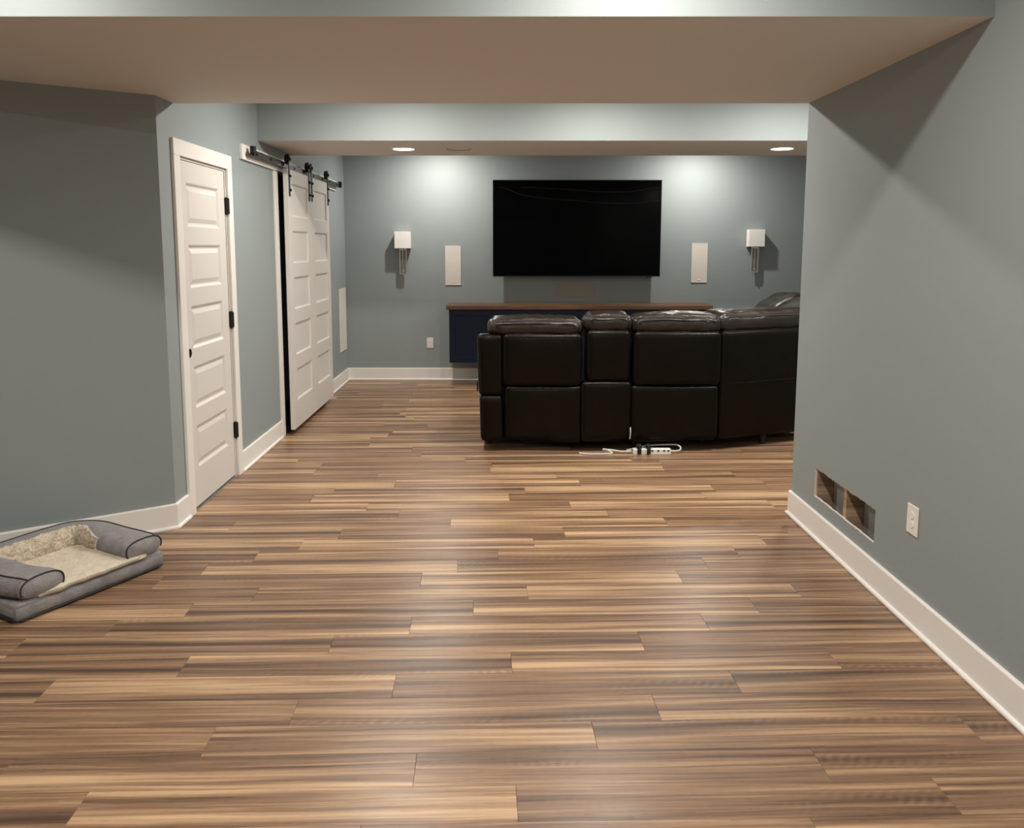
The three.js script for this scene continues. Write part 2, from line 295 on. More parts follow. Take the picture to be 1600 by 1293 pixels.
structure(part('wall_back', box(XL - T, XFAR + T, 0, CEIL, ZB - T, ZB), M.wall), 'grey painted wall that carries the television');
structure(part('wall_far_right', box(XFAR, XFAR + T, 0, CEIL, ZB, ZR), M.wall));
structure(part('wall_return', box(XR + T, XFAR + T, 0, CEIL, ZR, ZR + T), M.wall));
structure(part('wall_near_left', box(XW - T, XW, 0, CEIL, ZA, ZN), M.wall));
structure(part('wall_near', box(XW - T, XR + T, 0, CEIL, ZN, ZN + T), M.wall));
{ // angled wall, from the corner beside the white door out to the left
  const s = new THREE.Shape(), ux = -Math.cos(ANG), uz = Math.sin(ANG), nx = -Math.sin(ANG), nz = -Math.cos(ANG);
  const P = [[XL, ZC], [XL + ux * AL, ZC + uz * AL], [XL + ux * AL + nx * T, ZC + uz * AL + nz * T], [XL - 0.115, ZC + nz * T - 0.0]];
  P.forEach(([x, z], i) => (i ? s.lineTo(x, -z) : s.moveTo(x, -z))); s.closePath();
  const g = new THREE.ExtrudeGeometry(s, { depth: CEIL, bevelEnabled: false }); g.rotateX(-Math.PI / 2); 
  structure(part('wall_angled', worldUV(g), M.wall), 'dark grey angled wall behind the dog bed');
}
// left wall: local x runs away from the camera from ZC, local z is out into the room
const D1 = { a: 0.262, b: 1.055, top: 2.028 };                        // opening of the panel door (jamb to jamb)
const BD = { a: 2.28, b: 3.78, top: 2.126 };                          // opening behind the barn doors
{
  const s = rectShape(0, ZC - ZB, 0, CEIL);
  s.holes.push(rectHole(D1.a, D1.b, 0.0, D1.top), rectHole(BD.a, BD.b, 0.0, BD.top));
  const g = extrude(s, T); g.translate(0, 0, -T);
  const w = part('wall_left', g, M.wall); w.position.set(XL, 0, ZC); w.rotation.y = Math.PI / 2;
  structure(w, 'grey left wall with the panel door and the barn doors');
}
// the closet behind the barn doors
structure(part('wall_closet', [box(XL - 1.0, XL - 0.9, 0, CEIL, ZC - BD.b - 0.2, ZC - BD.a + 0.2), box(XL - 0.9, XL - T, 0, CEIL, ZC - BD.b - 0.2, ZC - BD.b - 0.1), box(XL - 0.9, XL - T, 0, CEIL, ZC - BD.a + 0.1, ZC - BD.a + 0.2)], M.wall));

// right wall with the register opening cut into it: drywall, cavity, studs
{
  const w = structure(group('wall_right', [XR, 0, ZN], -Math.PI / 2), 'grey right wall with a rough opening cut above the baseboard');
  const L = ZN - ZR, S = 0.0127;                                     // local x = Z - ZN, so it runs from -L to 0; local z is out into the room
  const hx0 = -4.325 - ZN, hx1 = -3.605 - ZN, hy0 = 0.214, hy1 = 0.366;
  const s = rectShape(-L, 0, 0, CEIL), h = new THREE.Path();
  seed(77);
  const edge = [];                                                    // a hand-cut, slightly ragged outline
  const N = 26;
  for (let i = 0; i <= N; i++) edge.push([hx0 + (hx1 - hx0) * i / N, hy0 + (rnd() - 0.5) * 0.0035]);
  for (let i = 1; i < 6; i++) edge.push([hx1 + (rnd() - 0.5) * 0.003, hy0 + (hy1 - hy0) * i / 6]);
  for (let i = N; i >= 0; i--) edge.push([hx0 + (hx1 - hx0) * i / N, hy1 + (rnd() - 0.5) * 0.007]);
  for (let i = 5; i >= 1; i--) edge.push([hx0 + (rnd() - 0.5) * 0.004, hy0 + (hy1 - hy0) * i / 6]);
  edge.reverse().forEach(([x, y], i) => (i ? h.lineTo(x, y) : h.moveTo(x, y))); h.closePath(); s.holes.push(h);
  const g = new THREE.ExtrudeGeometry(s, { depth: S, bevelEnabled: false }); g.translate(0, 0, -S); worldUV(g);
  part('drywall', g, [M.wall, M.gypsum], w);
  part('back_panel', box(-L, 0, 0, CEIL, -T, -T + S), M.drywall, w);
  part('end_cap', box(-L, -L + 0.02, 0, CEIL, -T + S, -S), M.wall, w);
  const z0 = -T + S + 0.0005, z1 = -S - 0.0005;
  for (const sx of [hx0 - 0.026, hx0 + 0.345]) part('stud', box(sx, sx + 0.036, 0.02, 0.75, z0, z1, 0.002), M.stud, w);
  part('stud', box(hx1 + 0.02, hx1 + 0.056, 0.02, 0.75, z0, z1, 0.002), M.stud, w);
  part('sole_plate', box(-L + 0.03, -0.05, 0.0, 0.02, z0, z1), M.stud, w);
  part('blocking', box(hx0 - 0.1, hx1 + 0.1, 0.75, 0.79, z0, z1), M.stud, w);
  // torn paper along the cut
  const tears = [];
  for (let i = 0; i < 16; i++) { const x = hx0 + 0.02 + rnd() * (hx1 - hx0 - 0.04), t = new THREE.TetrahedronGeometry(0.006 + rnd() * 0.004); t.scale(1.6, 0.7, 0.25); t.rotateZ(rnd() * 3); t.translate(x, hy1 + 0.001, -0.001); tears.push(t); }
  part('torn_paper', tears, M.gypsum, w);
}

// baseboards: flat board with an eased top and a shoe moulding
const BASE = [[0, 0], [0.024, 0], [0.0265, 0.006], [0.0255, 0.012], [0.022, 0.0165], [0.0155, 0.0185], [0.0145, 0.0195], [0.0145, 0.134], [0.0125, 0.1385], [0.0085, 0.1405], [0, 0.1405]].map(([a, b]) => [a, b]);
function baseboard(name, pts, side, label) { const o = part(name, sweepProfile(BASE, pts, side), M.trim); return structure(o, label); }
const CW = 0.089;                                                      // width of the casings
const D1o = [ZC - D1.a + CW + 0.004, ZC - D1.b - CW - 0.004], BDo = [ZC - BD.a + CW, ZC - BD.b - CW];
baseboard('baseboard_left_near', [[XW, ZA], [XL, ZC], [XL, D1o[0]]], -1, 'white baseboard along the angled wall');
baseboard('baseboard_left_middle', [[XL, D1o[1]], [XL, BDo[0]]], -1, 'white baseboard between the panel door and the barn doors');
baseboard('baseboard_back', [[XL, BDo[1]], [XL, ZB], [XFAR, ZB]], -1, 'white baseboard under the television wall');
baseboard('baseboard_right', [[XR, ZN], [XR, ZR], [XFAR, ZR]], 1, 'white baseboard along the right wall below the rough opening');

// ------------------------------------------------------------------ panel door with its casing (door_1)
{
  const d = structure(group('door_1', [XL, 0, ZC], Math.PI / 2), 'narrow white five panel door with black hinges and a bored hole in place of a knob');
  const { a, b, top } = D1, c = 0.018;
  const prof = (x0, x1, y0, y1) => box(x0, x1, y0, y1, 0.0003, c, 0.003, 2);
  part('side_casing', prof(a - CW - 0.004, a - 0.004, 0, top + 0.004), M.trim, d);
  part('side_casing', prof(b + 0.004, b + CW + 0.004, 0, top + 0.004), M.trim, d);
  part('head_casing', prof(a - CW - 0.004, b + CW + 0.004, top + 0.004, top + CW + 0.004), M.trim, d);
  part('jamb', [box(a, a + 0.009, 0, top, -T + 0.002, 0), box(b - 0.009, b, 0, top, -T + 0.002, 0), box(a + 0.009, b - 0.009, top - 0.009, top, -T + 0.002, 0), box(a + 0.009, a + 0.02, 0, top - 0.009, -0.08, -0.046), box(b - 0.02, b - 0.009, 0, top - 0.009, -0.08, -0.046), box(a + 0.02, b - 0.02, top - 0.02, top - 0.009, -0.08, -0.046)], M.trim, d);
  const x0 = a + 0.013, x1 = b - 0.012, y0 = 0.014, y1 = top - 0.012, zf = -0.006, th = 0.036;
  const s = rectShape(x0, x1, y0, y1), ph = 0.25, st = 0.112, gap = (y1 - y0 - 0.225 - 0.118 - 5 * ph) / 4, panels = [];
  for (let i = 0; i < 5; i++) { const py = y0 + 0.225 + i * (ph + gap); panels.push(py); s.holes.push(rectHole(x0 + st, x1 - st, py, py + ph)); }
  const bore = new THREE.Path(); bore.absarc(x0 + 0.062, 0.925, 0.027, 0, Math.PI * 2, true); s.holes.push(bore);
  const g = extrude(s, th - 0.002, 0.001); g.translate(0, 0, zf - th + 0.001);
  part('door_frame', g, M.door, d);
  for (const py of panels) part('panel', [panelRings(x0 + st, x1 - st, py, py + ph, [[0, zf], [0.004, zf - 0.001], [0.016, zf - 0.011], [0.024, zf - 0.0115], [0.05, zf - 0.003], [0.053, zf - 0.003]]), box(x0 + st, x1 - st, py, py + ph, zf - th + 0.004, zf - 0.014)], M.door, d);
  const core = part('bored_hole', [new THREE.CylinderGeometry(0.0268, 0.0268, th - 0.004, 28, 1, true).rotateX(Math.PI / 2).translate(x0 + 0.062, 0.925, zf - th / 2), new THREE.CircleGeometry(0.0268, 28).translate(x0 + 0.062, 0.925, zf - th + 0.004)], std({ name: 'bored_wood_fibre', color: lin(0.075, 0.04, 0.025), roughness: 0.9, side: THREE.DoubleSide }), d);
  core.userData.label = 'bored hole with brown core';
  part('latch_hole', box(x0 - 0.0015, x0 + 0.004, 0.895, 0.955, zf - 0.03, zf - 0.004), M.slot, d);
  for (const hy of [1.796, 1.058, 0.318]) part('hinge', [cyl(0.0085, 0.1, 16).translate(b - 0.005, hy, 0.0045), cyl(0.0095, 0.006, 16).translate(b - 0.005, hy + 0.053, 0.0045), cyl(0.0095, 0.006, 16).translate(b - 0.005, hy - 0.053, 0.0045), box(b - 0.016, b - 0.005, hy - 0.05, hy + 0.05, -0.006, -0.002), box(b - 0.005, b + 0.012, hy - 0.05, hy + 0.05, 0.0005, 0.0195)], M.black, d);
}
// ------------------------------------------------------------------ barn doors on their track
{
  const t = structure(group('trim_1', [XL, 0, ZC], Math.PI / 2), 'white casing around the opening behind the barn doors');
  const c = 0.018;
  part('side_casing', box(BD.a - CW, BD.a, 0, BD.top, 0.0003, c, 0.003), M.trim, t);
  part('side_casing', box(BD.b, BD.b + CW, 0, BD.top, 0.0003, c, 0.003), M.trim, t);
  part('jamb', [box(BD.a, BD.a + 0.012, 0, BD.top, -T, 0), box(BD.b - 0.012, BD.b, 0, BD.top, -T, 0), box(BD.a + 0.012, BD.b - 0.012, BD.top - 0.012, BD.top, -T, 0)], M.black, t);
}
const DX = 0.058, DT = 0.036;                                           // gap between wall and barn door, door thickness
function barnDoor(name, z0, label) {
  const d = structure(group(name, [XL + DX, 0, z0], Math.PI / 2), label);
  const W = 0.788, y0 = 0.045, y1 = 2.150, st = 0.118, s = rectShape(0, W, y0, y1), ph = 0.262, bot = 0.228, topR = 0.108, gap = (y1 - y0 - bot - topR - 5 * ph) / 4, ps = [];
  for (let i = 0; i < 5; i++) { const py = y0 + bot + i * (ph + gap); ps.push(py); s.holes.push(rectHole(st, W - st, py, py + ph)); }
  const g = extrude(s, DT - 0.004, 0.002); g.translate(0, 0, 0.002);
  part('door_frame', g, M.door, d);
  for (const py of ps) part('panel', [panelRings(st, W - st, py, py + ph, [[0, DT - 0.0015], [0.005, DT - 0.003], [0.010, DT - 0.013], [0.014, DT - 0.0135]]), box(st, W - st, py, py + ph, 0.006, DT - 0.016)], M.door, d);
  for (const hx of [0.048, W - 0.05]) {
    const h = part('hanger', [box(hx - 0.02, hx + 0.02, y1 - 0.215, y1 + 0.098, DT + 0.0005, DT + 0.0065, 0.002), cyl(0.02, 0.006, 24).rotateX(Math.PI / 2).translate(hx, y1 + 0.098, DT + 0.0035)], M.black, d);
    part('wheel', [cyl(0.039, 0.020, 32).rotateX(Math.PI / 2).translate(hx, y1 + 0.076, DT - 0.014), cyl(0.043, 0.004, 32).rotateX(Math.PI / 2).translate(hx, y1 + 0.076, DT - 0.004), cyl(0.012, 0.05, 16).rotateX(Math.PI / 2).translate(hx, y1 + 0.076, DT - 0.006)], M.black, h);
    for (const by of [y1 - 0.055, y1 - 0.165]) part('bolt', [cyl(0.011, 0.012, 6).rotateX(Math.PI / 2).translate(hx, by, DT + 0.0125)], M.black, h);
  }
  part('edge_guard', box(-0.0015, -0.0002, y0 + 0.01, y1 - 0.01, 0.006, 0.014), M.door, d);
  return d;
}
barnDoor('door_2', -6.705, 'near white five panel barn door hanging from the black track');
barnDoor('door_3', -7.497, 'far white five panel barn door hanging from the black track');
{
  const z0 = -5.80, z1 = -9.06, t = tag(group('barn_door_track', [XL, 2.165, z0], Math.PI / 2), 'black steel barn door rail on a white header board above the barn doors', 'track');
  const L = z0 - z1;
  part('header_board', box(0, L, -0.035, 0.068, 0.0004, 0.020, 0.002), M.trim, t);
  part('rail', box(0.07, L - 0.01, -0.005, 0.040, DX - 0.003, DX + 0.004, 0.001), M.rail, t);
  for (let i = 0; i < 9; i++) { const x = 0.2 + i * (L - 0.4) / 8; part('spacer', [cyl(0.009, DX - 0.024, 14).rotateX(Math.PI / 2).translate(x, 0.017, (DX + 0.017) / 2), cyl(0.010, 0.006, 6).rotateX(Math.PI / 2).translate(x, 0.017, DX + 0.007)], M.black, t); }
  for (const x of [0.105, L - 0.012]) part('door_stop', [box(x - 0.022, x + 0.022, 0.0, 0.062, DX - 0.012, DX + 0.022, 0.004), box(x - 0.055, x + 0.0, 0.012, 0.034, DX + 0.0, DX + 0.028, 0.006)], M.black, t);
}

// ------------------------------------------------------------------ downlights
{
  const lens = new THREE.CylinderGeometry(0.082, 0.082, 0.004, 48);
  const rim = new THREE.LatheGeometry([[0.083, 0.0], [0.083, -0.0045], [0.088, -0.006], [0.097, -0.003], [0.098, 0]].map(([x, y]) => new THREE.Vector2(x, y)), 64);
  for (const [x, y, z, power, label] of downlights) {
    const o = tag(group('downlight', [x, y, z]), label, 'ceiling light', 'recessed round ceiling lights');
    part('trim_ring', rim, M.plastic, o);
    part('lens', lens.clone().translate(0, -0.0028, 0), M.glow, o);
    const size = power === LED_WASH ? 0.06 : 0.1;                      // the wall washers throw crisper shadows
    const l = new THREE.RectAreaLight(LIGHT_COLOR, power, size, size);
    l.name = 'downlight_lamp'; l.position.set(0, -0.0085, 0); l.rotation.x = -Math.PI / 2;
    o.add(l);
  }
  // the thin dark arc beside the left lamp: a flush round cover, its gap shadow put in as a black half ring
  const c = tag(group('ceiling_cover', [-0.335, BEAM_Y, -6.74]), 'flush round cover with a thin black arc for its gap shadow under the far beam beside the left light', 'cover');
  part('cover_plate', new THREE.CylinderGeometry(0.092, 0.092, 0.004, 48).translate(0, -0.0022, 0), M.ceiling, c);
  part('shadow_gap_arc', new THREE.TorusGeometry(0.0935, 0.0035, 8, 40, Math.PI).rotateX(-Math.PI / 2).translate(0, -0.004, 0), M.dark, c);
}

// ------------------------------------------------------------------ television
{
  const zf = -9.463, w = 1.893, h = 1.077, t = tag(group('television', [0.853, 1.2, ZB]), 'large black flat television mounted on the grey back wall', 'television');
  const cy = 1.741 - 1.2, dz = zf - ZB;
  part('housing', [box(-w / 2 + 0.002, w / 2 - 0.002, cy - h / 2 + 0.002, cy + h / 2 - 0.002, dz - 0.028, dz - 0.004, 0.003), box(-w / 2 + 0.2, w / 2 - 0.2, cy - h / 2 + 0.06, cy + h / 2 - 0.3, dz - 0.055, dz - 0.026, 0.01)], M.bezel, t);
  part('bezel', [box(-w / 2, w / 2, cy + h / 2 - 0.007, cy + h / 2, dz - 0.03, dz, 0.001), box(-w / 2, w / 2, cy - h / 2, cy - h / 2 + 0.010, dz - 0.03, dz, 0.001), box(-w / 2, -w / 2 + 0.007, cy - h / 2 + 0.01, cy + h / 2 - 0.007, dz - 0.03, dz, 0.001), box(w / 2 - 0.007, w / 2, cy - h / 2 + 0.01, cy + h / 2 - 0.007, dz - 0.03, dz, 0.001)], M.bezel, t);
  part('screen', box(-w / 2 + 0.007, w / 2 - 0.007, cy - h / 2 + 0.01, cy + h / 2 - 0.007, dz - 0.004, dz - 0.0012), M.screen, t);
  part('wall_mount', [box(-0.3, 0.3, cy - 0.2, cy + 0.2, 0.001, 0.02, 0.003), box(-0.2, -0.15, cy - 0.2, cy + 0.2, 0.02, dz - 0.054, 0.003), box(0.15, 0.2, cy - 0.2, cy + 0.2, 0.02, dz - 0.054, 0.003)], M.black, t);
  part('status_light_bar', box(w / 2 - 0.16, w / 2 - 0.09, cy - h / 2 - 0.008, cy - h / 2 + 0.001, dz - 0.02, dz - 0.004, 0.003), M.rail, t);
  // two added glossy ridges, shaped to imitate curved reflections on the screen
  const P = (px, py) => [(px / 1600 * 320 + 740 - 900.5) / 261 * w, cy + h / 2 - (py / 1100 * 220 + 260 - 281) / 151 * h, dz - 0.0016];
  for (const c of [[[370, 160], [600, 172], [800, 184], [950, 196], [1200, 196], [1290, 185], [1360, 172], [1440, 162]], [[190, 162], [250, 172], [350, 212], [450, 235], [650, 255], [800, 265], [950, 280], [1250, 284], [1440, 262]]])
    part('reflection_ridge', tube(c.map(([x, y]) => P(x, y)), 0.0032, 90, 8), M.glareRidge, t);
}

// ------------------------------------------------------------------ floating cabinet and its walnut top
{
  const x0 = -0.577, x1 = 2.305, y0 = 0.255, y1 = 0.849, zf = -9.19, c = tag(group('floating_cabinet', [(x0 + x1) / 2, y0, ZB]), 'long navy blue floating media cabinet with six shaker doors under the television', 'cabinet');
  const lx0 = x0 - (x0 + x1) / 2, lx1 = -lx0, H = y1 - y0, dz = zf - ZB, n = 6, dw = (lx1 - lx0) / n;
  part('carcass', box(lx0, lx1, 0, H, 0.001, dz - 0.021, 0.001), M.navy, c);
  for (let i = 0; i < n; i++) {
    const a = lx0 + i * dw + 0.0016, b = lx0 + (i + 1) * dw - 0.0016, st = 0.062, s = rectShape(a, b, 0.002, H - 0.004);
    s.holes.push(rectHole(a + st, b - st, 0.002 + st, H - 0.004 - st));
    const g = extrude(s, 0.018, 0.0012); g.translate(0, 0, dz - 0.0192);
    part('door', [g, panelRings(a + st, b - st, 0.002 + st, H - 0.004 - st, [[0, dz - 0.002], [0.001, dz - 0.011], [0.002, dz - 0.011]])], M.navy, c);
  }
  const k = part('wood_countertop', box(-0.607 - 0.864, 2.338 - 0.864, 0, 0.049, 0.001, dz + 0.028, 0.004), M.walnut); k.position.set(0.864, y1 + 0.0005, ZB);
  tag(k, 'long walnut wood top lying on the navy cabinet', 'countertop');
}

// ------------------------------------------------------------------ wall sconces, speakers, outlets
function sconce(x, yTop, yBot, label) {
  const h = yTop - yBot, w = 0.178, d = 0.118, t = tag(group('wall_sconce', [x, yBot - 0.33, ZB]), label, 'sconce', 'unlit wall sconces beside the television');
  const y0 = 0.33, y1 = y0 + h, k = 0.004;
  const g = [box(-w / 2, w / 2, y0, y1, d - k, d, 0.0015), box(-w / 2, -w / 2 + k, y0, y1, 0.012, d - k), box(w / 2 - k, w / 2, y0, y1, 0.012, d - k)];
  const sh = part('shade', g, M.shade, t);
  part('shade_lining', box(-w / 2 + k, w / 2 - k, y1 - 0.012, y1 - 0.010, 0.012, d - k), M.shade, sh);
  part('backplate', [box(-0.024, 0.024, y0 - 0.27, y0 + 0.1, 0.0005, 0.012, 0.002), box(-0.016, 0.016, y0 + 0.02, y0 + 0.06, 0.012, 0.05, 0.002)], M.nickel, t);
  const f = 0.041, r = 0.0042, zf = 0.058, yb = y0 - 0.292;
  part('rectangular_frame', [box(-f, -f + 2 * r, yb, y0 + 0.04, zf - r, zf + r, 0.001), box(f - 2 * r, f, yb, y0 + 0.04, zf - r, zf + r, 0.001), box(-f + 2 * r, f - 2 * r, yb, yb + 2 * r, zf - r, zf + r, 0.001), box(-f + 2 * r, f - 2 * r, y0 - 0.018, y0 - 0.018 + 2 * r, zf - r, zf + r, 0.001), box(-0.012, 0.012, yb + 0.03, yb + 0.045, 0.012, zf, 0.001)], M.nickel, t);
  part('frame_panel', box(-f + 2 * r, f - 2 * r, yb + 2 * r, y0 - 0.018, zf - 0.003, zf - 0.001), M.smoked, t);
  part('rod', [cyl(0.0045, 0.33, 16).translate(-0.002, yb + 0.165, zf + 0.006)], M.nickel, t);
  part('finial', new THREE.LatheGeometry([[0, -0.03], [0.004, -0.027], [0.006, -0.02], [0.0045, -0.014], [0.008, -0.008], [0.006, 0], [0, 0]].map(([a, b]) => new THREE.Vector2(a, b)), 20).translate(-0.002, yb, zf), M.nickel, t);
  return t;
}
sconce(-1.116, 1.708, 1.521, 'white square shade sconce with nickel frame on the back wall, left of the television');
sconce(2.888, 1.733, 1.541, 'white square shade sconce with nickel frame on the back wall, right of the television');

function speaker(x, y, w, h, label, pos = [x, y - h / 2, ZB], turn = 0, logoY = 0.03, wide = false) {
  const t = tag(group('wall_speaker', pos, turn), label, 'speaker');
  part('rim', [box(-w / 2, w / 2, 0, 0.006, 0.0004, 0.009, 0.001), box(-w / 2, w / 2, h - 0.006, h, 0.0004, 0.009, 0.001), box(-w / 2, -w / 2 + 0.006, 0.006, h - 0.006, 0.0004, 0.009, 0.001), box(w / 2 - 0.006, w / 2, 0.006, h - 0.006, 0.0004, 0.009, 0.001)], M.plasticRim, t);
  part('grille', box(-w / 2 + 0.006, w / 2 - 0.006, 0.006, h - 0.006, 0.0004, 0.007), M.grille, t);
  if (!wide) { const l = part('badge', box(-0.018, 0.018, logoY - 0.006, logoY + 0.006, 0.007, 0.0095, 0.003), M.plastic, t); l.userData.label = 'small white badge'; }
  return t;
}
speaker(-0.5505, 1.326, 0.176, 0.445, 'tall white in-wall speaker left of the television');
speaker(2.2715, 1.354, 0.178, 0.445, 'tall white in-wall speaker right of the television');
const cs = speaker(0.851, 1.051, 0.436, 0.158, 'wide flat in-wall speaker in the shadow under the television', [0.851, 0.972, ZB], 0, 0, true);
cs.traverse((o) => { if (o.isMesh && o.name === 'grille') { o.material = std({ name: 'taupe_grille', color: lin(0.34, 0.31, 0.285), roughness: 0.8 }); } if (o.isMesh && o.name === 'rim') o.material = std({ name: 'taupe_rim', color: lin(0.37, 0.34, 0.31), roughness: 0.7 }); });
speaker(0, 0, 0.36, 0.70, 'tall white in-wall speaker on the left wall beyond the barn doors', [XL, 0.375, -9.335], Math.PI / 2, 0.05);

function outlet(pos, turn, label, w = 0.074, h = 0.118) {
  const t = tag(group('wall_outlet', pos, turn), label, 'outlet');
  part('plate', box(-w / 2, w / 2, 0, h, 0.0004, 0.0065, 0.003), M.plastic, t);
  for (const s of [-1, 1]) {
    const cy = h / 2 + s * 0.0195, q = new THREE.Shape(); q.absellipse(0, 0, 0.0172, 0.0145, 0, Math.PI * 2);
    const r = part('receptacle', extrude(q, 0.0022, 0.0006).translate(0, cy, 0.006), M.plastic, t);
    part('slot', [box(-0.0075, -0.0050, cy - 0.002, cy + 0.007, 0.0078, 0.0086), box(0.0050, 0.0075, cy - 0.002, cy + 0.006, 0.0078, 0.0086), cyl(0.0025, 0.001, 10).rotateX(Math.PI / 2).translate(0, cy - 0.0075, 0.0082)], M.slot, r);
  }
  part('screw', cyl(0.003, 0.0015, 12).rotateX(Math.PI / 2).translate(0, h / 2, 0.007), M.nickel, t);
  return t;
}
outlet([-0.824, 0.374, ZB], 0, 'white double outlet low on the back wall beside the navy cabinet');
outlet([XR, 0.372, -3.268], -Math.PI / 2, 'white double outlet low on the right wall beside the rough opening', 0.088, 0.122);

// ------------------------------------------------------------------ sectional sofa, seen from behind
{
  const OX = 1.2, OZ = -6.7, sofa = tag(group('sectional_sofa', [OX, 0, OZ]), 'dark brown leather reclining sectional sofa seen from behind', 'sofa');
  const lo = (a, b, c, d, e, f, o) => softBox(a - OX, b - OX, c, d, e - OZ, f - OZ, o);
  const ZK = -6.15;                                                    // plane of the back
  const droop = (amt) => (v, w, h, d, s) => { const k = smooth(0.1, -0.5, v.y / h); v.z += k * amt * (noise3(v.x * 9, v.y * 7, 1.3, s + 40) - 0.45) * 2; v.y += smooth(-0.35, -0.5, v.y / h) * 0.05 * (vnoise(v.x * 7, 2.5, s + 50) - 0.5) * (Math.abs(v.y) > h * 0.45 ? 1 : 0.4); };
  const panel = { r: 0.03, bulge: 0.012, wrinkle: 0.0016, freq: 6, fine: 0.022 };
  const cushion = { r: 0.062, bulge: 0.018, wrinkle: 0.0095, freq: 12, fine: 0.0115 };
  const slope = (k) => (v, w, h) => { v.z -= k * (v.y / h + 0.5) ** 2 * 1; };
  const seam = (pts, p, r = 0.0032) => part('seam', tube(pts.map(([x, y, z]) => [x - OX, y, z - OZ]), r, 40, 6), M.leatherDark, p);
  // arm
  part('arm', lo(-0.178, 0.004, 0.432, 0.884, -6.34, ZK, { r: 0.022, bulge: 0.006, wrinkle: 0.0018, freq: 6, s: 3, fine: 0.02, warp: (v, w, h) => { v.x += (v.x < 0 ? 1 : 0.2) * 0.014 * (0.5 - v.y / h); if (v.y > h * 0.42) v.y -= 0.5 * (0.095 - Math.min(0.095, v.z + 0.095)) * 0.3; } }), M.vinyl, sofa);
  part('armrest', lo(-0.165, 0.0, 0.432, 0.66, -7.12, -6.35, { r: 0.05, bulge: 0.01, wrinkle: 0.002, s: 5, fine: 0.03 }), M.leather, sofa);
  part('arm_base', lo(-0.158, 0.012, 0.075, 0.430, -7.12, ZK + 0.004, { r: 0.028, bulge: 0.004, wrinkle: 0.0015, s: 4, warp: (v, w, h) => { v.x += 0.01 * (-v.y / h); } }), M.vinyl, sofa);
  part('recline_lever', lo(-0.186, -0.176, 0.44, 0.52, -6.35, -6.25, { r: 0.004, bulge: 0, wrinkle: 0 }), M.dark, sofa);
  // upper backs, lower backs, cushions: [x0, x1, y split, y top of panel, lower x0, lower x1, cushion x0, x1, y0, y1]
  const units = [
    [0.012, 0.600, 0.500, 0.892, 0.03, 0.600, -0.088, 0.604, 0.868, 1.004, 10],
    [0.642, 0.962, 0.535, 0.918, 0.606, 0.968, 0.634, 0.972, 0.896, 1.036, 20],
    [0.992, 1.640, 0.503, 0.908, 0.976, 1.628, 0.988, 1.640, 0.886, 1.030, 30],
  ];
  units.forEach(([a, b, ys, yt, c, d, e, f, g, h, s], i) => {
    part('back_panel', lo(a, b, ys, yt, -6.34, ZK, { ...panel, s }), M.vinyl, sofa);
    part('lower_back', lo(c, d, 0.085, ys - 0.004, -6.30, ZK - (i === 1 ? -0.006 : 0.004), { ...panel, r: 0.016, s: s + 1, wrinkle: 0.003, freq: 5, warp: droop(0.02) }), M.vinyl, sofa);
    const cu = part('headrest_cushion', lo(e, f, g, h, -6.45, ZK - 0.022, { ...cushion, s: s + 2 }), M.leather, sofa);
    const pts = []; for (let k = 0; k <= 14; k++) { const t = k / 14, x = e + 0.02 + (f - e - 0.04) * t, edgeDip = 0.05 * (Math.exp(-((t / 0.05) ** 2)) + Math.exp(-(((1 - t) / 0.05) ** 2))); pts.push([x, h - 0.036 - edgeDip + 0.003 * Math.sin(t * 9 + s), ZK - 0.0085 - edgeDip * 0.5]); }
    seam(pts, cu);
    part('seat_cushion', lo(c + 0.01, d - 0.01, 0.28, 0.50, -7.16, -6.45, { r: 0.06, bulge: 0.02, wrinkle: 0.003, fine: 0.04, s: s + 5 }), M.leather, sofa);
    part('seat_back', lo(c + 0.01, d - 0.01, 0.46, 0.95, -6.58, -6.36, { r: 0.07, bulge: 0.03, wrinkle: 0.004, fine: 0.035, s: s + 6 }), M.leather, sofa);
    part('footrest', lo(c + 0.01, d - 0.01, 0.07, 0.30, -7.20, -7.10, { r: 0.03, bulge: 0.01, wrinkle: 0.002, fine: 0.04, s: s + 7 }), M.leather, sofa);
  });
  part('core', [box(-0.15 - OX, 1.63 - OX, 0.07, 0.45, -6.95 - OZ, -6.24 - OZ), box(-0.05 - OX, 1.63 - OX, 0.45, 0.97, -6.42 - OZ, -6.24 - OZ)], M.leatherDark, sofa);
  // the corner unit, turned away, and the run along the right
  const corner = new THREE.Group(); corner.name = 'corner_unit'; corner.position.set(1.655 - OX, 0, ZK - 0.02 - OZ); corner.rotation.y = 0.40; sofa.add(corner);
  const cp = (n, g, m = M.vinyl) => part(n, g, m, corner);
  cp('back_panel', softBox(0.002, 0.95, 0.085, 0.912, -0.2, 0, { ...panel, s: 50, wrinkle: 0.0025, freq: 4 }));
  const cc = cp('headrest_cushion', softBox(-0.005, 0.96, 0.892, 1.046, -0.31, -0.022, { ...cushion, s: 52 }), M.leather);
  cp('seam', tube([[0.01, 0.955, -0.024], [0.05, 1.006, -0.015], [0.3, 1.013, -0.009], [0.6, 1.011, -0.009], [0.9, 1.01, -0.015]], 0.0032, 40, 6), M.leatherDark);
  cp('lower_seam', tube([[0.06, 0.515, 0.003], [0.3, 0.512, 0.012], [0.6, 0.514, 0.012], [0.9, 0.512, 0.004]], 0.005, 30, 6));
  cp('core', box(0.03, 0.95, 0.07, 0.86, -0.75, -0.08), M.leatherDark);
  cp('seat_cushion', softBox(0.05, 0.95, 0.28, 0.5, -0.95, -0.25, { r: 0.06, bulge: 0.02, fine: 0.05, s: 55 }));
  const R = (a, b, c, d, e, f, o) => lo(a, b, c, d, e, f, o);
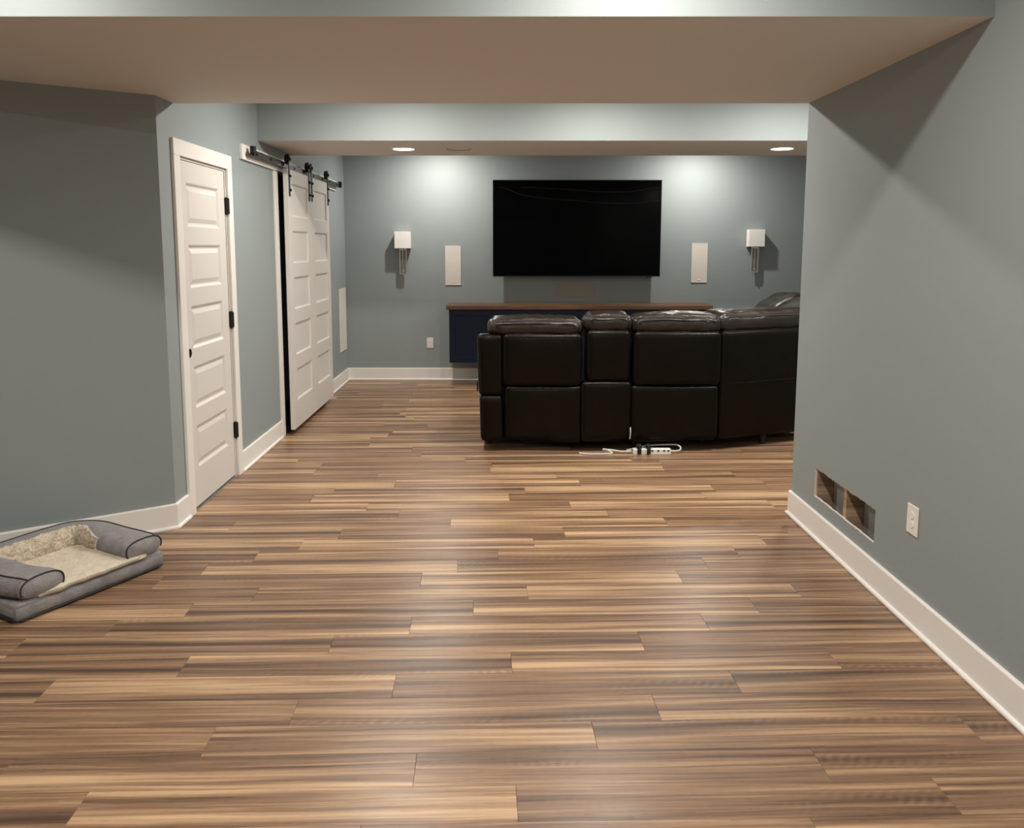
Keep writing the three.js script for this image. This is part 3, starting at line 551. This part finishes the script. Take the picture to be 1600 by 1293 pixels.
  part('side_back', R(2.86, 3.05, 0.085, 0.90, -8.62, -7.1, { ...panel, fine: 0.045, s: 60 }), M.leather, sofa);
  for (const [z0, z1, s] of [[-8.62, -7.98, 62], [-7.95, -7.30, 64]]) {
    part('headrest_cushion', R(2.60, 3.06, 0.86, 1.065, z0, z1, { r: 0.085, bulge: 0.02, wrinkle: 0.006, freq: 13, fine: 0.018, s, warp: (v, w, h) => { v.y -= 0.10 * smooth(0.1, -0.5, v.x / w); } }), M.leather, sofa);
    part('seat_cushion', R(2.15, 2.85, 0.28, 0.5, z0, z1, { r: 0.06, bulge: 0.02, fine: 0.05, s: s + 1 }), M.leather, sofa);
  }
  part('side_core', box(2.2 - OX, 3.0 - OX, 0.07, 0.42, -8.6 - OZ, -7.0 - OZ), M.leatherDark, sofa);
  part('side_arm', R(2.15, 3.05, 0.07, 0.66, -8.82, -8.63, { r: 0.04, bulge: 0.01, fine: 0.045, s: 69 }), M.leather, sofa);
  for (const [x, z] of [[-0.10, -6.42], [0.62, -6.45], [1.58, -6.45], [2.06, -6.43], [-0.10, -7.05], [1.55, -7.05], [2.95, -7.2], [2.95, -8.6], [2.25, -8.6]])
    part('leg', [cyl(0.024, 0.085, 18, 0.03).translate(x - OX, 0.0425, z - OZ)], M.dark, sofa);
}

// ------------------------------------------------------------------ power strip, plugs and cords on the floor behind the sofa
{
  const z = -6.075, x0 = 0.985, x1 = 1.265, t = tag(group('power_strip', [(x0 + x1) / 2, 0, z]), 'white power strip lying on the floor behind the sofa', 'power strip');
  const w = (x1 - x0) / 2;
  part('body', box(-w, w, 0.001, 0.042, -0.026, 0.026, 0.005), M.plastic, t);
  for (let i = 0; i < 6; i++) {
    const x = -w + 0.03 + i * 0.042;
    const r = part('socket', box(x - 0.015, x + 0.015, 0.0415, 0.0432, -0.015, 0.015, 0.001), M.plastic, t);
    part('slot', [box(x - 0.007, x - 0.004, 0.0430, 0.0436, -0.006, 0.004), box(x + 0.004, x + 0.007, 0.0430, 0.0436, -0.006, 0.004)], M.slot, r);
  }
  for (const x of [0.0, 0.045, 0.088, 0.12]) part('port', box(x - 0.008, x + 0.008, 0.024, 0.036, 0.0255, 0.0266), M.slot, t);
  const plug = (x, label) => {
    const p = tag(group('power_plug', [x, 0, z]), label, 'plug');
    part('block', box(-0.019, 0.019, 0.0437, 0.075, -0.024, 0.024, 0.006), M.dark, p);
    part('lead', tube([[0, 0.066, 0.02], [0, 0.064, 0.036], [-0.004, 0.03, 0.045], [-0.006, 0.008, 0.040], [-0.012, 0.005, 0.0], [-0.02, 0.005, -0.10]], 0.0042, 30, 8), M.dark, p);
    part('strain_relief', box(-0.015, 0.015, 0.006, 0.0437, 0.0272, 0.033, 0.002), M.dark, p);
  };
  plug(1.028, 'black plug in the left end of the white power strip');
  plug(1.098, 'black plug near the middle of the white power strip');
  const inT = (pts) => pts.map(([x, y, zz]) => [x - (x0 + x1) / 2, y, zz - z]);
  part('cord', tube(inT([[1.264, 0.024, z], [1.30, 0.022, z], [1.338, 0.024, z - 0.02], [1.353, 0.035, z - 0.06], [1.335, 0.045, z - 0.10], [1.26, 0.04, z - 0.13], [1.12, 0.03, z - 0.14], [0.95, 0.006, z - 0.09]]), 0.0062, 60, 10), M.cord, t);
  part('cord', tube(inT([[0.585, 0.0075, z + 0.002], [0.625, 0.0075, z + 0.026], [0.70, 0.0075, z + 0.036], [0.77, 0.0075, z + 0.028], [0.83, 0.008, z + 0.004], [0.80, 0.02, z - 0.025], [0.76, 0.028, z - 0.03], [0.83, 0.024, z - 0.022], [0.90, 0.016, z - 0.012], [0.975, 0.020, z - 0.004]]), 0.0068, 80, 10), M.cord, t);
  tag(part('hanging_lead', tube([[0.971, 0.19, -6.135], [0.972, 0.165, -6.128], [0.972, 0.14, -6.129], [0.970, 0.10, -6.14]], 0.005, 16, 8), M.cord), 'short white lead showing between the sofa back panels above the power strip', 'lead');
}

// ------------------------------------------------------------------ dog bed
{
  const FR = [-1.627, -3.875], FL = [-1.979, -3.229], L = Math.hypot(FR[0] - FL[0], FR[1] - FL[1]), D = 0.56;
  const ux = (FR[0] - FL[0]) / L, uz = (FR[1] - FL[1]) / L;            // along the front, left to right
  const nx = uz, nz = -ux;                                              // towards the wall
  const cx = (FR[0] + FL[0]) / 2 + nx * D / 2, cz = (FR[1] + FL[1]) / 2 + nz * D / 2;
  const bed = tag(group('dog_bed', [cx, 0, cz], Math.atan2(-uz, ux)), 'grey plush dog bed with cream fleece lining on the floor by the angled wall', 'dog bed');
  const hx = L / 2, hz = D / 2, BH = 0.080;
  part('mattress', softBox(-hx, hx, 0.002, BH, -hz, hz, { r: 0.026, bulge: 0.005, wrinkle: 0.003, freq: 14, fine: 0.016, s: 81 }), M.plush, bed);
  part('bottom_seam', tube([[-hx + 0.02, 0.011, hz + 0.001], [0, 0.011, hz + 0.004], [hx - 0.02, 0.011, hz + 0.001]], 0.0042, 20, 6), M.piping, bed);
  part('zipper', box(-hx - 0.004, -hx + 0.001, 0.012, 0.03, -hz + 0.04, hz - 0.015, 0.002), M.piping, bed);
  // sleeping surface, overhanging the front a little with a wavy hem
  part('sleep_surface', softBox(-hx + 0.10, hx - 0.10, BH - 0.006, BH + 0.016, -hz + 0.08, hz - 0.002, { r: 0.009, bulge: 0.012, wrinkle: 0.005, freq: 16, fine: 0.012, s: 83, warp: (v, w, h, d) => { v.z += smooth(0.3, 0.5, v.z / d) * 0.012 * (vnoise(v.x * 30, 1, 6) - 0.5); } }), M.sherpa, bed);
  // bolster path in plan
  const rc = 0.11, bw = 0.088, be = 0.104, ix = hx - be, iz = -hz + bw, fz = hz - 0.012, path = [];
  const P = (x, z) => path.push([x, z]);
  for (let i = 0; i <= 18; i++) P(-ix + 0.028 * smooth(0.55, 0, i / 18), fz + (iz + rc - fz) * i / 18);
  for (let i = 1; i <= 10; i++) { const a = Math.PI + i / 10 * Math.PI / 2; P(-ix + rc + rc * Math.cos(a), iz + rc + rc * Math.sin(a)); }
  for (let i = 1; i <= 18; i++) P(-ix + rc + (2 * ix - 2 * rc) * i / 18, iz);
  for (let i = 1; i <= 10; i++) { const a = 1.5 * Math.PI + i / 10 * Math.PI / 2; P(ix - rc + rc * Math.cos(a), iz + rc + rc * Math.sin(a)); }
  for (let i = 1; i <= 18; i++) P(ix, iz + rc + (fz - iz - rc) * i / 18);
  const curve = new THREE.CatmullRomCurve3(path.map(([x, z]) => new THREE.Vector3(x, 0, z)));
  curve.arcLengthDivisions = 600;
  const yc = BH + 0.041, hr = 0.051;
  // a point on the bolster: t along the path, a around it (0 = towards the middle of the bed, PI/2 = top, PI = outside), grown by e
  function bolster(t, a, e = 0) {
    const tt = clamp(t), p = curve.getPointAt(tt), d = curve.getTangentAt(tt), n = new THREE.Vector3(-d.z, 0, d.x);   // n points to the middle
    const len = curve.getLength(), s = Math.min(tt, 1 - tt) * len, k = s < 0.03 ? 0.86 + 0.14 * Math.sqrt(Math.max(0, 1 - (1 - s / 0.03) ** 2)) : 1;
    const ca = Math.cos(a), sa = Math.sin(a), q = (x) => Math.sign(x) * Math.abs(x) ** 0.8;
    const low = sa < 0 ? 0.9 : 1, mid = smooth(0.08, 0.3, Math.min(tt, 1 - tt)), tall = 1 + 0.22 * mid, b = (be + (bw - be) * mid + e) * k, h = (hr + e) * k * (sa > 0 ? tall : 1);
    const w = 0.006 * (noise3(p.x * 11 + ca, p.z * 11 + sa * 1.5, 2, 91) - 0.5);
    return [p.x + n.x * (b + w) * q(ca), yc + (h * low + w) * q(sa), p.z + n.z * (b + w) * q(ca)];
  }
  function skin(t0, t1, a0, a1, nt, na, e, fuzz = 0) {
    const pos = [], idx = [], uv = [];
    for (let i = 0; i <= nt; i++) for (let j = 0; j <= na; j++) {
      const t = t0 + (t1 - t0) * i / nt, A0 = typeof a0 === 'function' ? a0(t) : a0, A1 = typeof a1 === 'function' ? a1(t) : a1, a = A0 + (A1 - A0) * j / na;
      const rim = Math.min(1, Math.min(i, nt - i) / 3, Math.min(j, na - j) / 2);
      const f = fuzz ? fuzz * (fbm(t * 70, a * 9, 95, 3) - 0.35) * rim - (1 - rim) * (e + 0.004) : 0;
      pos.push(...bolster(t, a, e + f)); uv.push(t * 2, a * 0.12);
    }
    const m = na + 1;
    for (let i = 0; i < nt; i++) for (let j = 0; j < na; j++) { const p = i * m + j; idx.push(p, p + 1, p + m + 1, p, p + m + 1, p + m); }
    const g = new THREE.BufferGeometry(); g.setAttribute('position', new THREE.BufferAttribute(new Float32Array(pos), 3)); g.setAttribute('uv', new THREE.BufferAttribute(new Float32Array(uv), 2)); g.setIndex(idx); g.computeVertexNormals();
    return g;
  }
  const plushBoth = M.plush.clone(); plushBoth.side = THREE.DoubleSide;
  const fleeceBoth = M.fleece.clone(); fleeceBoth.side = THREE.DoubleSide;
  const caps = [0, 1].map((t) => {                                      // the flat, slightly domed gussets that close the arms
    const N = 40, rings = 6, pos = [], idx = [], d = curve.getTangentAt(t).multiplyScalar(t ? 1 : -1), c = curve.getPointAt(t), C = [c.x, yc, c.z];
    for (let k = 0; k <= rings; k++) for (let i = 0; i < N; i++) { const B = bolster(t, (i / N) * Math.PI * 2), f = 1 - k / rings, dome = 0.016 * (1 - f * f); pos.push(C[0] + (B[0] - C[0]) * f + d.x * dome, C[1] + (B[1] - C[1]) * f, C[2] + (B[2] - C[2]) * f + d.z * dome); }
    for (let k = 0; k < rings; k++) for (let i = 0; i < N; i++) { const a = k * N + i, b = k * N + (i + 1) % N; idx.push(a, b, b + N, a, b + N, a + N); }
    const g = new THREE.BufferGeometry(); g.setAttribute('position', new THREE.BufferAttribute(new Float32Array(pos), 3)); g.setIndex(idx); g.computeVertexNormals();
    return worldUV(g.toNonIndexed());
  });
  part('bolster', skin(0, 1, -Math.PI, Math.PI, 130, 30, 0), plushBoth, bed);
  for (const g of caps) part('gusset', g, plushBoth, bed);
  for (const t of [0.002, 0.998]) { const ring = []; for (let i = 0; i <= 40; i++) ring.push(bolster(t, -0.55 + (Math.PI + 0.9) * i / 40, 0.002)); part('piping', tube(ring, 0.0033, 60, 8), M.piping, bed); }
  part('fleece_lining', skin(0.155, 0.845, -0.75, (t) => 0.7 + 0.65 * smooth(0.155, 0.3, Math.min(t, 1 - t)), 220, 34, 0.004, 0.014), fleeceBoth, bed);
  // piping along the outer top edge, dropping at both front ends
  const pipe = [];
  for (let i = 0; i <= 80; i++) pipe.push(bolster(0.004 + 0.992 * i / 80, 2.15, 0.002));
  part('piping', tube(pipe, 0.0033, 240, 8), M.piping, bed);
  const low = []; for (let i = 0; i <= 80; i++) low.push(bolster(0.03 + 0.94 * i / 80, Math.PI + 0.62, 0.004));
  part('lower_piping', tube(low, 0.0030, 240, 8), M.piping, bed);
}

renderer.render(scene, camera);
